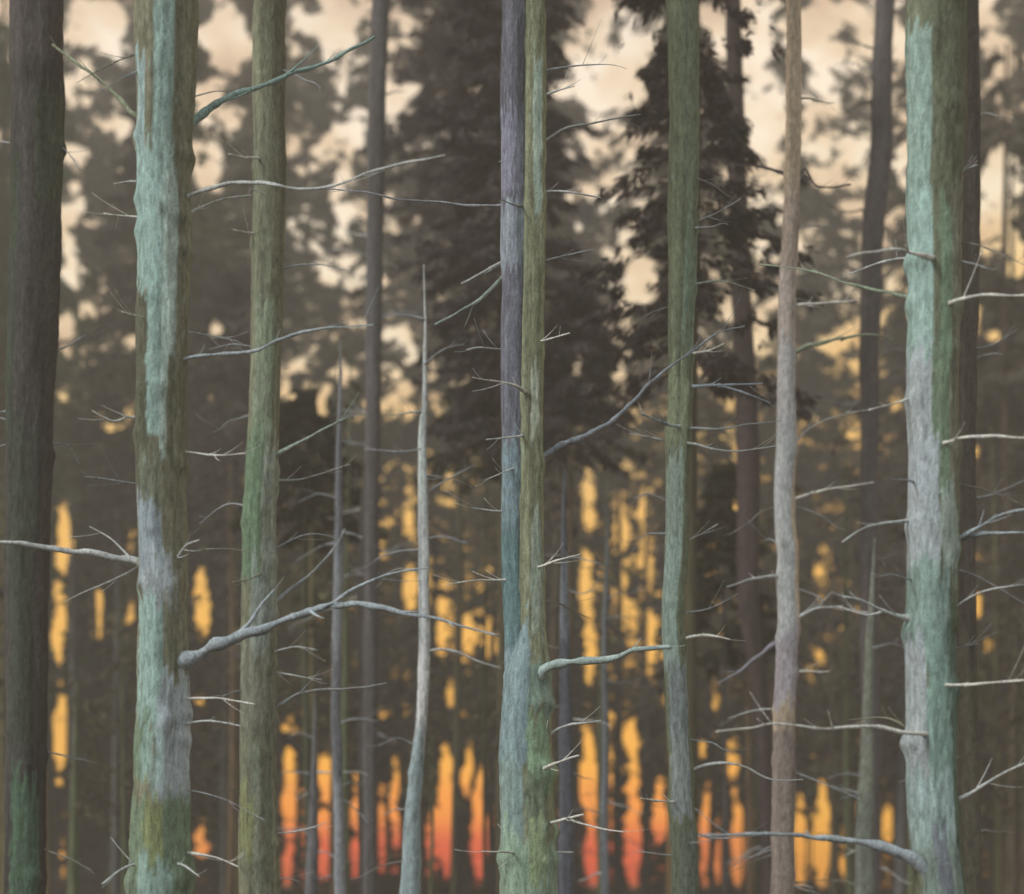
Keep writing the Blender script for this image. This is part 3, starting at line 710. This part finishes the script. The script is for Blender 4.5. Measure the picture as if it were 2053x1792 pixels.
# G: right of centre
tree('slim green tree between the twin-stemmed middle tree and the pale violet pole', 11.0,
     [(0, 1368, 62), (300, 1368, 60), (450, 1366, 58), (700, 1364, 50), (1000, 1356, 46), (1250, 1350, 42), (1500, 1362, 48), (1792, 1374, 56)], T(96, 106, 80),
     [(-.1, 1.0, -300, 420, T(104, 118, 94), .7), (.0, 1.0, 440, 700, T(104, 126, 106), .7), (-1.2, .6, 740, 900, T(122, 134, 102), .8), (-1.2, .4, 920, 1160, T(128, 148, 136), .85), (-1.2, .3, 1080, 1330, T(134, 158, 148), .9), (-.8, .8, 1330, 1480, T(116, 128, 132), .8), (-.8, .7, 1460, 1640, T(130, 140, 142), .85), (-1.2, 1.2, 1660, 2300, T(88, 96, 88), .6)],
     [([(1370, 452), (1430, 430), (1485, 398)], 6, 2, DGREY), ([(1370, 577), (1440, 563), (1515, 582)], 6, 2, T(130, 140, 124)), ([(1370, 710), (1415, 704), (1452, 689)], 6, 3, WHITE, {'depth': -.2}), ([(1365, 778), (1440, 771), (1530, 769)], 8, 3, T(140, 152, 164), {'depth': -.3, 'twigs': [([(1440, 771), (1490, 786), (1545, 808)], 6, 2, -.1)]}),
      ([(1376, 858), (1330, 848), (1285, 828)], 9, 4, T(146, 164, 166), {'depth': -.3, 'd0': 10.85}), ([(1364, 856), (1440, 860), (1500, 850), (1565, 844)], 7, 2, T(140, 150, 150), {'depth': -.2, 'd0': 10.85}), ([(1360, 888), (1310, 878), (1262, 868)], 6, 2, GREY), ([(1360, 884), (1400, 892), (1470, 905), (1555, 894)], 6, 3, GREY, {'depth': -.3, 'd0': 10.9}),
      ([(1352, 1290), (1385, 1277), (1420, 1274), (1462, 1281)], 9, 4, WHITE, {'depth': -.3}), ([(1358, 1092), (1400, 1072), (1440, 1050)], 4, 2, GREY), ([(1366, 1552), (1400, 1538), (1440, 1530), (1490, 1536), (1545, 1562), (1610, 1563)], 9, 2.5, GREY, {'depth': -.3}), ([(1366, 1608), (1320, 1606), (1284, 1600)], 8, 3, WHITE, {'depth': -.3, 'd0': 10.85}),
      ([(1376, 1668), (1450, 1680), (1545, 1670)], 5, 2, DGREY), ([(1352, 1230), (1420, 1220), (1480, 1190)], 4, 2, DGREY), ([(1352, 1010), (1300, 990), (1270, 1000)], 4, 2, DGREY)], seed=21.0)

# A: dark far-left trunk
tree('broad dark greenish tree at the far left margin beyond the teal tree', 11.5,
     [(0, 74, 98), (200, 75, 100), (500, 70, 96), (900, 62, 90), (1200, 56, 82), (1500, 54, 78), (1792, 52, 80)], T(66, 62, 58),
     [(-1.2, -.4, 300, 900, T(56, 66, 52), .8), (.3, 1.2, 180, 420, T(70, 82, 62), .7), (-.6, .6, 850, 1500, T(60, 68, 54), .7), (-.4, .8, 1550, 2200, T(70, 100, 76), .85), (-1.2, 1.2, -300, 120, T(84, 76, 74), .6)],
     [([(66, 1500), (125, 1514), (195, 1530)], 5, 2, DGREY), ([(80, 280), (130, 300), (160, 340)], 5, 2, DGREY), ([(66, 690), (120, 700), (170, 670)], 4, 2, DGREY), ([(70, 900), (130, 890), (160, 930)], 5, 2, DGREY)], seed=25.0)

# E: pale slender pole left of centre
tree('slender pale grey pole tree left of the twin-stemmed tree, its thin tip ending mid height', 12.5,
     [(520, 851, 9), (600, 852, 13), (700, 853, 16), (800, 852, 15), (830, 849, 20), (1000, 847, 21), (1200, 848, 20), (1340, 848, 23), (1450, 842, 21), (1560, 835, 27), (1700, 827, 36), (1792, 823, 42)], T(150, 158, 160),
     [(-.6, .6, 500, 780, T(198, 202, 200), .8), (-1.2, .6, 820, 1000, T(182, 192, 188), .8), (-.6, .8, 1000, 1280, T(186, 192, 192), .8), (-.8, .8, 1290, 1450, T(194, 194, 194), .8), (-1.2, 1.2, 1480, 2300, T(126, 148, 152), .85)],
     [([(846, 1310), (880, 1302), (920, 1308), (960, 1325), (1005, 1340)], 7, 3, GREY, {'depth': -.2}), ([(846, 992), (900, 960), (950, 932)], 5, 2, DGREY), ([(850, 640), (820, 632), (765, 634)], 4, 2, DGREY), ([(846, 1150), (800, 1140), (760, 1160)], 4, 2, GREY, {'depth': -.2}),
      ([(846, 900), (800, 905), (730, 900)], 4, 2, DGREY), ([(842, 1500), (800, 1480), (760, 1495)], 4, 2, DGREY), ([(850, 730), (890, 700), (930, 690)], 4, 2, DGREY), ([(848, 1080), (890, 1075), (940, 1090)], 4, 2, DGREY)],
     name='pole_tree', crown=False, taper_top=True, seed=31.0, seg=20, mat=M_POLE, lump=.09)

# H: ochre / violet pole right of centre
tree('slim tree ochre brown above and chalky violet grey below, right of centre', 12.8,
     [(0, 1590, 30), (300, 1588, 32), (560, 1578, 34), (750, 1574, 36), (900, 1572, 42), (1000, 1570, 38), (1100, 1580, 42), (1250, 1582, 44), (1400, 1574, 42), (1792, 1566, 46)], T(172, 152, 126),
     [(-1.2, 1.2, 380, 560, T(140, 124, 114), .8), (-1.2, 1.2, 540, 700, T(160, 148, 142), .9), (-1.2, 1.2, 690, 880, T(160, 160, 162), .95), (-1.2, .7, 860, 1290, T(160, 166, 168), .95), (-1.2, 1.2, 1270, 1410, T(146, 140, 150), .9), (-1.2, 1.2, 1450, 2300, T(112, 102, 98), .8)],
     [([(1580, 905), (1618, 862), (1660, 840), (1722, 824)], 5, 2, GREY), ([(1572, 1006), (1640, 985), (1700, 975), (1752, 967)], 8, 3, WHITE, {'depth': -.3}), ([(1578, 612), (1640, 608), (1722, 602)], 9, 3, WHITE, {'depth': -.3}), ([(1576, 710), (1650, 686), (1692, 677)], 12, 6, T(132, 142, 116), {'depth': -.2, 'twigs': [([(1685, 679), (1740, 671), (1792, 679)], 6, 3, -.1)]}),
      ([(1580, 1150), (1510, 1160), (1458, 1176)], 9, 3, GREY, {'depth': -.3}), ([(1580, 1275), (1540, 1300), (1490, 1340), (1440, 1370)], 14, 4, T(128, 128, 140), {'depth': .4}), ([(1580, 1262), (1605, 1234), (1640, 1220), (1690, 1215)], 12, 4, GREY, {'depth': -.3, 'twigs': [([(1600, 1240), (1650, 1205), (1600, 1180)], 6, 2, -.1)]}),
      ([(1584, 430), (1610, 340), (1640, 374), (1705, 370)], 7, 3, DARK, {'depth': .3}), ([(1580, 350), (1530, 335), (1480, 330)], 8, 3, DARK, {'depth': .4}), ([(1574, 1345), (1630, 1346), (1665, 1346)], 5, 2, WHITE, {'depth': -.2}), ([(1572, 1420), (1510, 1425), (1460, 1440)], 5, 2, GREY), ([(1572, 1540), (1650, 1570), (1725, 1602)], 4, 2, DGREY, {'depth': -.3})],
     seed=37.0, seg=22, mat=M_POLE)

# dark trunks behind
tree('thin dark violet trunk standing in the gap right of the olive tree', 19.0,
     [(0, 762, 34), (300, 754, 34), (600, 752, 32), (900, 748, 30), (1300, 743, 28), (1792, 740, 26)], T(80, 76, 76), [(-1.2, 1.2, 480, 700, T(82, 82, 84), .6)],
     [([(756, 520), (700, 500), (650, 505)], 4, 2, DGREY), ([(758, 640), (800, 625), (840, 630)], 4, 2, DGREY), ([(764, 880), (715, 890), (680, 880)], 4, 2, DGREY), ([(764, 1160), (710, 1150), (660, 1170)], 4, 2, DGREY)], seed=41.0, seg=18)
tree('dark violet trunk in the bright gap just before the big right-hand tree', 19.0,
     [(0, 1772, 36), (250, 1768, 40), (420, 1752, 42), (700, 1742, 38), (1100, 1742, 34), (1792, 1750, 36)], T(84, 78, 78), [],
     [([(1768, 200), (1720, 210), (1690, 230)], 5, 2, DARK), ([(1750, 415), (1700, 425), (1660, 410)], 5, 2, DARK), ([(1745, 800), (1700, 810), (1650, 800)], 4, 2, DGREY), ([(1745, 720), (1790, 700), (1830, 705)], 4, 2, DGREY)], seed=44.0, seg=18)
tree('dark brown trunk half hidden behind the big right-hand tree', 12.5,
     [(0, 1946, 30), (400, 1946, 34), (900, 1936, 36), (1300, 1940, 40), (1792, 1944, 40)], T(70, 64, 56), [(-1.2, 1.2, 1300, 1900, T(80, 76, 60), .6)],
     [([(1946, 700), (1990, 690), (2040, 660)], 4, 2, DGREY), ([(1940, 1000), (1990, 990), (2060, 960)], 4, 2, DGREY)], seed=47.0, seg=18)
tree('thin greenish grey pole standing low just left of the big right-hand tree', 14.5,
     [(1080, 1756, 12), (1150, 1752, 24), (1300, 1745, 26), (1450, 1742, 26), (1600, 1738, 32), (1792, 1733, 40)], T(112, 118, 104), [(-1.2, 1.2, 1600, 1900, T(98, 106, 96), .6)],
     [([(1745, 1300), (1790, 1290), (1815, 1300)], 4, 2, DGREY), ([(1740, 1560), (1700, 1550), (1660, 1560)], 4, 2, DGREY)], name='pole_tree', crown=False, taper_top=True, seed=50.0, seg=16, mat=M_POLE)
tree('thin blue grey pole between the olive tree and the slender pale pole', 15.0,
     [(670, 682, 8), (720, 682, 18), (900, 678, 18), (1150, 676, 20), (1300, 674, 20), (1600, 678, 20), (1792, 680, 24)], T(118, 122, 128), [(-1.2, 1.2, 820, 1090, T(96, 98, 106), .8), (-1.2, 1.2, 1300, 1550, T(84, 86, 92), .7)],
     [([(677, 840), (720, 830), (740, 835)], 4, 2, DGREY), ([(677, 1000), (640, 990), (600, 1005)], 4, 2, DGREY), ([(677, 1600), (700, 1610), (740, 1650)], 3, 2, DGREY)], name='pole_tree', crown=False, taper_top=True, seed=53.0, seg=14, mat=M_POLE)
tree('dark blue grey pole close to the right of the twin-stemmed tree', 14.0,
     [(930, 1134, 12), (1000, 1132, 26), (1250, 1131, 28), (1450, 1132, 28), (1792, 1136, 34)], T(82, 86, 96), [(-1.2, 1.2, 1120, 1260, T(110, 120, 128), .7)], [([(1132, 1180), (1165, 1190), (1200, 1180)], 3, 2, DGREY)], name='pole_tree', crown=False, taper_top=True, seed=56.0, seg=14, mat=M_POLE)
tree('very thin slate pole among the amber gaps right of the twin-stemmed tree', 17.0,
     [(1010, 1216, 6), (1060, 1216, 12), (1400, 1213, 14), (1792, 1214, 18)], T(92, 96, 102), [], [([(1214, 1240), (1235, 1236), (1260, 1238)], 3, 1.5, DGREY)], name='pole_tree', crown=False, taper_top=True, seed=59.0, seg=12, mat=M_POLE)
tree('short bluish grey stub of a pole below the chalky violet tree', 13.5,
     [(1560, 1584, 16), (1620, 1582, 26), (1792, 1578, 30)], T(104, 116, 118), [], [], name='pole_tree', crown=False, taper_top=True, seed=62.0, seg=14, mat=M_POLE)
tree('dull grey pole standing low between the first two amber gaps', 16.5,
     [(1380, 632, 12), (1430, 630, 26), (1600, 628, 26), (1792, 626, 30)], T(90, 90, 92), [], [([(629, 1480), (600, 1470), (580, 1478)], 3, 1.5, DGREY)], name='pole_tree', crown=False, taper_top=True, seed=65.0, seg=14, mat=M_POLE)
tree('nearly black trunk rising between the pale poles right of the olive tree', 20.0,
     [(800, 746, 16), (860, 744, 42), (1000, 742, 52), (1200, 738, 44), (1792, 734, 30)], T(52, 48, 44), [], [([(742, 990), (770, 975), (800, 970)], 4, 2, DARK)], crown=False, taper_top=True, seed=67.0, seg=14)
tree('dark red brown trunk behind the slim green tree', 21.0,
     [(0, 1470, 30), (600, 1486, 40), (900, 1500, 46), (1200, 1500, 40), (1440, 1530, 30), (1792, 1545, 26)], T(62, 50, 48), [], [([(1500, 1000), (1450, 1010), (1420, 1040)], 4, 2, DARK)], seed=69.0, seg=14)

# the dark spruce with ragged boughs right of the green tree
def spruce(label, px, d, w, ztop, zlow, rmax, nb, ns, matk, group=None, L0=.4, filt=True, name='spruce_tree', droop=.35, lean=0.0, trunk_mats=None):
    x = (px / PW - .5) * KW * d
    gz = ground_z(x, d) - .05
    t = thing(name, label, 'tree', (x, d, gz), group)
    r = w * .5 * KW * d / PW
    seg, n = 9, 14
    V, F = [], []
    s0 = random.random() * 60
    for i in range(n + 1):
        z = ztop * i / n
        rr = r * (1 - .85 * (i / n) ** 1.3) * (1 + .4 * math.exp(-z / .4))
        ox = .12 * noise.noise(Vector((s0, z * .16, 0))) + lean * z
        oy = .12 * noise.noise(Vector((s0, z * .16, 9)))
        for s in range(seg):
            a = 2 * math.pi * s / seg
            V.append((ox + rr * math.cos(a), oy + rr * math.sin(a), z))
    for i in range(n):
        for s in range(seg):
            F.append((i * seg + s, i * seg + (s + 1) % seg, (i + 1) * seg + (s + 1) % seg, (i + 1) * seg + s))
    F.append(tuple(n * seg + s for s in range(seg)))
    mesh_np('trunk', V, F, random.choice(trunk_mats or M_FARTRUNKS), t)
    P, D, L, W = crown_points(x, d, zlow, ztop, rmax, nb, ns, L0, filt=filt, droop=droop)
    P = P - np.array([x, d, gz])
    if len(P):
        sprays_mesh('crown', P, D, L, W, M_FAR[matk], t, far=d > 30)
    return t


spruce('dark ragged spruce with spiky boughs against the light right of the slim green tree', 1394, 17.0, 30, 19.5, 7.6, 1.45, 320, 190, 'violet', L0=.15)
spruce('tall dusky violet spruce filling the top behind the twin-stemmed tree', 1018, 22.0, 36, 26.0, 8.6, 1.5, 620, 190, 'dusk', L0=.16)
ZD = lambda py, d: CAM_Z + (HORIZON - py / PH) * KH * d
spruce('small black green spruce top just right of the olive tree', 618, 22.0, 22, ZD(770, 22), ZD(1060, 22), 1.25, 110, 120, 'dark', L0=.15)
spruce('tall slender dusky spruce filling the top between the slender pale pole and the twin-stemmed tree', 917, 29.0, 16, 33.0, ZD(560, 29), 2.1, 520, 150, 'dusk', L0=.2)
spruce('small black green spruce top behind the left stem of the twin-stemmed tree', 972, 24.0, 8, ZD(700, 24), ZD(930, 24), 1.2, 110, 120, 'dark', L0=.15)
spruce('small black green spruce top between the slim green tree and the chalky violet tree', 1452, 22.0, 12, ZD(930, 22), ZD(1330, 22), 1.05, 110, 120, 'dark', L0=.15)
spruce('small dusky spruce top just right of the twin-stemmed tree', 1152, 22.0, 12, ZD(560, 22), ZD(880, 22), 1.3, 110, 110, 'violet', L0=.15)

# ------------------------------------------------------------------ spruces further back
def clear_of_slits(px, hw, tol=.6):
    for cx, y0, y1, h, o in SLITS:
        if o >= tol and abs(px - cx) < h * .8 + hw:
            return False
    return True


placed = []
tries = 0
while len(placed) < 52 and tries < 6000:
    tries += 1
    d = random.uniform(34, 57)
    px = random.uniform(-420, 2470)
    w = random.uniform(.26, .42) / (KW * d) * PW
    if 0 < px < PW and not clear_of_slits(px, w * .55):
        continue
    if any(abs(px - q[0]) < 30 and abs(d - q[1]) < 10 for q in placed):
        continue
    placed.append((px, d, w))
placed.sort(key=lambda q: q[0])
LANDMARKS = [(58, 'right of the dark tree at the left margin'), (322, 'right of the big teal tree'), (520, 'right of the olive tree'), (848, 'right of the slender pale pole'),
             (1060, 'right of the twin-stemmed tree'), (1360, 'right of the slim green tree'), (1574, 'right of the chalky violet tree'), (1872, 'right of the big right-hand tree')]
ORDINAL = ['first', 'second', 'third', 'fourth', 'fifth', 'sixth', 'seventh', 'eighth', 'ninth', 'tenth', 'eleventh', 'twelfth', 'thirteenth', 'fourteenth', 'fifteenth', 'sixteenth',
           'seventeenth', 'eighteenth', 'nineteenth', 'twentieth', 'twenty-first', 'twenty-second', 'twenty-third', 'twenty-fourth', 'twenty-fifth']


def where(px, counts):
    if px < 0:
        return None
    if px > PW:
        return None
    place = 'left of the dark tree at the left margin'
    for x_, w_ in LANDMARKS:
        if px > x_:
            place = w_
    k_ = counts.get(place, 0)
    counts[place] = k_ + 1
    return ORDINAL[min(k_, 24)] + ' one ' + place


count_spruce = {}
for px, d, w in placed:
    mk = 'green' if px < 110 else 'brown' if px > 1350 and random.random() < .6 else random.choice(['olive', 'violet', 'brown', 'olive'])
    ztop = random.uniform(.80, 1.0) * KH * d + 4
    if any(a < px < b for a, b in ((128, 260), (390, 505), (580, 752), (1440, 1560), (1600, 1735), (1790, 1822), (1955, 2010))):
        ztop = random.uniform(.62, .78) * KH * d
    wh = where(px, count_spruce)
    spruce('hazy far spruce, ' + wh if wh else 'hazy far spruce beyond the ' + ('left' if px < 0 else 'right') + ' edge of the view', px, d, w, ztop, random.uniform(2.5, 6.5) * (d / 40), random.uniform(2.4, 3.4), 290, 44, mk, 'dark spruces deep in the wood', L0=.42 * (d / 45) ** .5)

# slim bare trunks that make the bars between the amber gaps
bars = []
edges = sorted((cx - hw * .78, cx + hw * .78) for cx, y0, y1, hw, o in SLITS if o >= .6 and y1 > 1560)
runs, cur = [], -260.0
for a_, b_ in edges:
    if a_ > cur:
        runs.append((cur, a_))
    cur = max(cur, b_)
runs.append((cur, 2320.0))
for a_, b_ in runs:                       # stems standing in each dark interval
    wid = b_ - a_
    n_ = max(1, round(wid / 17))
    for i in range(n_):
        wpx = min(wid / n_ * random.uniform(.95, 1.15), wid)
        c_ = a_ + (i + .5) * wid / n_
        c_ = min(max(c_, a_ + wpx / 2), b_ - wpx / 2)
        d = min(62, max(30, random.uniform(.2, .44) / KW * PW / wpx))
        if any(y1 < 1500 and o >= .8 and abs(c_ - cx) < wpx / 2 + hw for cx, y0, y1, hw, o in SLITS):
            d = random.uniform(50, 62)
        bars.append((c_, d, wpx))
bars.sort(key=lambda q: q[0])
DEAD = []
for v_ in range(6):                                   # brittle side branches of the far trunks
    bm_v, bm_f = [], []

    def limb(p0, dirv, L_, r_):
        p, dv = Vector(p0), Vector(dirv).normalized()
        K_ = 7
        b0 = len(bm_v)
        for i_ in range(K_):
            rr_ = r_ * (1 - .8 * i_ / (K_ - 1))
            for a_ in range(4):
                an_ = a_ * math.pi / 2
                bm_v.append((p.x, p.y + rr_ * math.cos(an_), p.z + rr_ * math.sin(an_)))
            p = p + dv * (L_ / K_)
            dv = (dv + Vector((random.uniform(-.15, .15), random.uniform(-.25, .25), random.uniform(-.28, .22)))).normalized()
        for i_ in range(K_ - 1):
            for a_ in range(4):
                bm_f.append((b0 + i_ * 4 + a_, b0 + i_ * 4 + (a_ + 1) % 4, b0 + i_ * 4 + 4 + (a_ + 1) % 4, b0 + i_ * 4 + 4 + a_))
        return p
    L0_ = random.uniform(1.0, 2.2)
    limb((0, 0, 0), (1, 0, random.uniform(-.4, .35)), L0_, .026)
    for f_ in (.35, .55, .75):
        limb((L0_ * f_ * .9, 0, random.uniform(-.1, .1)), (1, random.uniform(-.6, .6), random.uniform(-.8, .8)), L0_ * .4, .014)
    me_ = bpy.data.meshes.new('branch')
    me_.from_pydata(bm_v, [], bm_f)
    me_.materials.append(M_FARTRUNKS[v_ % 5])
    DEAD.append(me_)
count_bar = {}
for px, d, w in bars:
    ztop = random.uniform(.30, .60) * KH * d
    wh = where(px, count_bar)
    bt = spruce('dark bare far trunk, ' + wh if wh else 'dark bare far trunk beyond the ' + ('left' if px < 0 else 'right') + ' edge of the view', px, d, w, ztop, ztop * .3, 1.3, 70, 22, random.choice(['brown', 'olive', 'brown']), 'bare trunks in front of the evening glow', L0=.4, name='bare_trunk_tree', lean=random.uniform(-.006, .006))
    if -60 < px < PW + 60:
        for q_ in range(4):
            ob = bpy.data.objects.new('branch', random.choice(DEAD))
            col.objects.link(ob)
            ob.parent = bt
            ob.location = (0, 0, random.uniform(1.0, ztop * .8))
            ob.rotation_euler = (0, 0, random.choice((0, math.pi)) + random.uniform(-.7, .7))
            sc_ = random.uniform(.6, 1.1)
            ob.scale = (sc_, sc_, sc_)

# thin grey-brown stems in front of the dark boughs
stems = []
tries = 0
while len(stems) < 72 and tries < 6000:
    tries += 1
    d = random.uniform(20, 32)
    px = random.uniform(-150, 2200)
    w = random.uniform(.10, .22) / (KW * d) * PW
    if not clear_of_slits(px, w * .5 + 1, .75) or any(abs(px - q[0]) < 13 for q in stems):
        continue
    stems.append((px, d, w))
stems.sort(key=lambda q: q[0])
count_stem = {}
for px, d, w in stems:
    ztop = random.uniform(.28, .72) * KH * d
    wh = where(px, count_stem)
    spruce('thin hazy pole, ' + wh if wh else 'thin hazy pole beyond the ' + ('left' if px < 0 else 'right') + ' edge of the view', px, d, w, ztop, ztop * .5, .8, 26, 10, random.choice(['olive', 'violet']), 'thin poles in the middle distance', L0=.2, name='thin_pole_tree', lean=random.uniform(-.012, .012), trunk_mats=M_POLES)

# the wood beyond, one mass
PP, DD, LL, WW = [], [], [], []
for i in range(95):
    x = random.uniform(-33, 33); y = random.uniform(58, 74)
    P, D, L, W = crown_points(x, y, random.uniform(.5, 6), random.uniform(44, 62), random.uniform(3.2, 4.4), 260, 38, .55)
    PP.append(P); DD.append(D); LL.append(L); WW.append(W)
for i in range(130):                                                   # brushwood between the stems
    x = random.uniform(-30, 30); y = random.uniform(50, 70)
    P, D, L, W = crown_points(x, y, .3, random.uniform(7, 12), random.uniform(1.6, 2.4), 150, 40, .28)
    PP.append(P); DD.append(D); LL.append(L); WW.append(W)
fw = sprays_mesh('far_wood', np.concatenate(PP), np.concatenate(DD), np.concatenate(LL), np.concatenate(WW) * 1.25, M_FAR['brown'], None, far=True)
fw['kind'] = 'stuff'
fw['label'] = 'dim brown mass of the wood far behind the trunks'
fw['category'] = 'wood'

# ------------------------------------------------------------------ haze
hm = bpy.data.materials.new('evening_haze'); hm.use_nodes = True
ht = hm.node_tree
for n_ in list(ht.nodes):
    ht.nodes.remove(n_)
pv = ht.nodes.new('ShaderNodeVolumePrincipled')
pv.inputs['Color'].default_value = (.92, .86, .76, 1)
pv.inputs['Density'].default_value = HAZE_DENSITY
pv.inputs['Anisotropy'].default_value = .1
ho = ht.nodes.new('ShaderNodeOutputMaterial')
ht.links.new(pv.outputs[0], ho.inputs['Volume'])
X0, X1, Y0, Y1, Z0, Z1 = -113, 113, -63, 111, -1.6, 68
hv = [(X0, Y0, Z0), (X1, Y0, Z0), (X1, Y1, Z0), (X0, Y1, Z0), (X0, Y0, Z1), (X1, Y0, Z1), (X1, Y1, Z1), (X0, Y1, Z1)]
hf = [(3, 2, 1, 0), (4, 5, 6, 7), (0, 1, 5, 4), (1, 2, 6, 5), (2, 3, 7, 6), (3, 0, 4, 7)]
hz = mesh_np('haze', hv, hf, hm, smooth=False)
hz['kind'] = 'stuff'
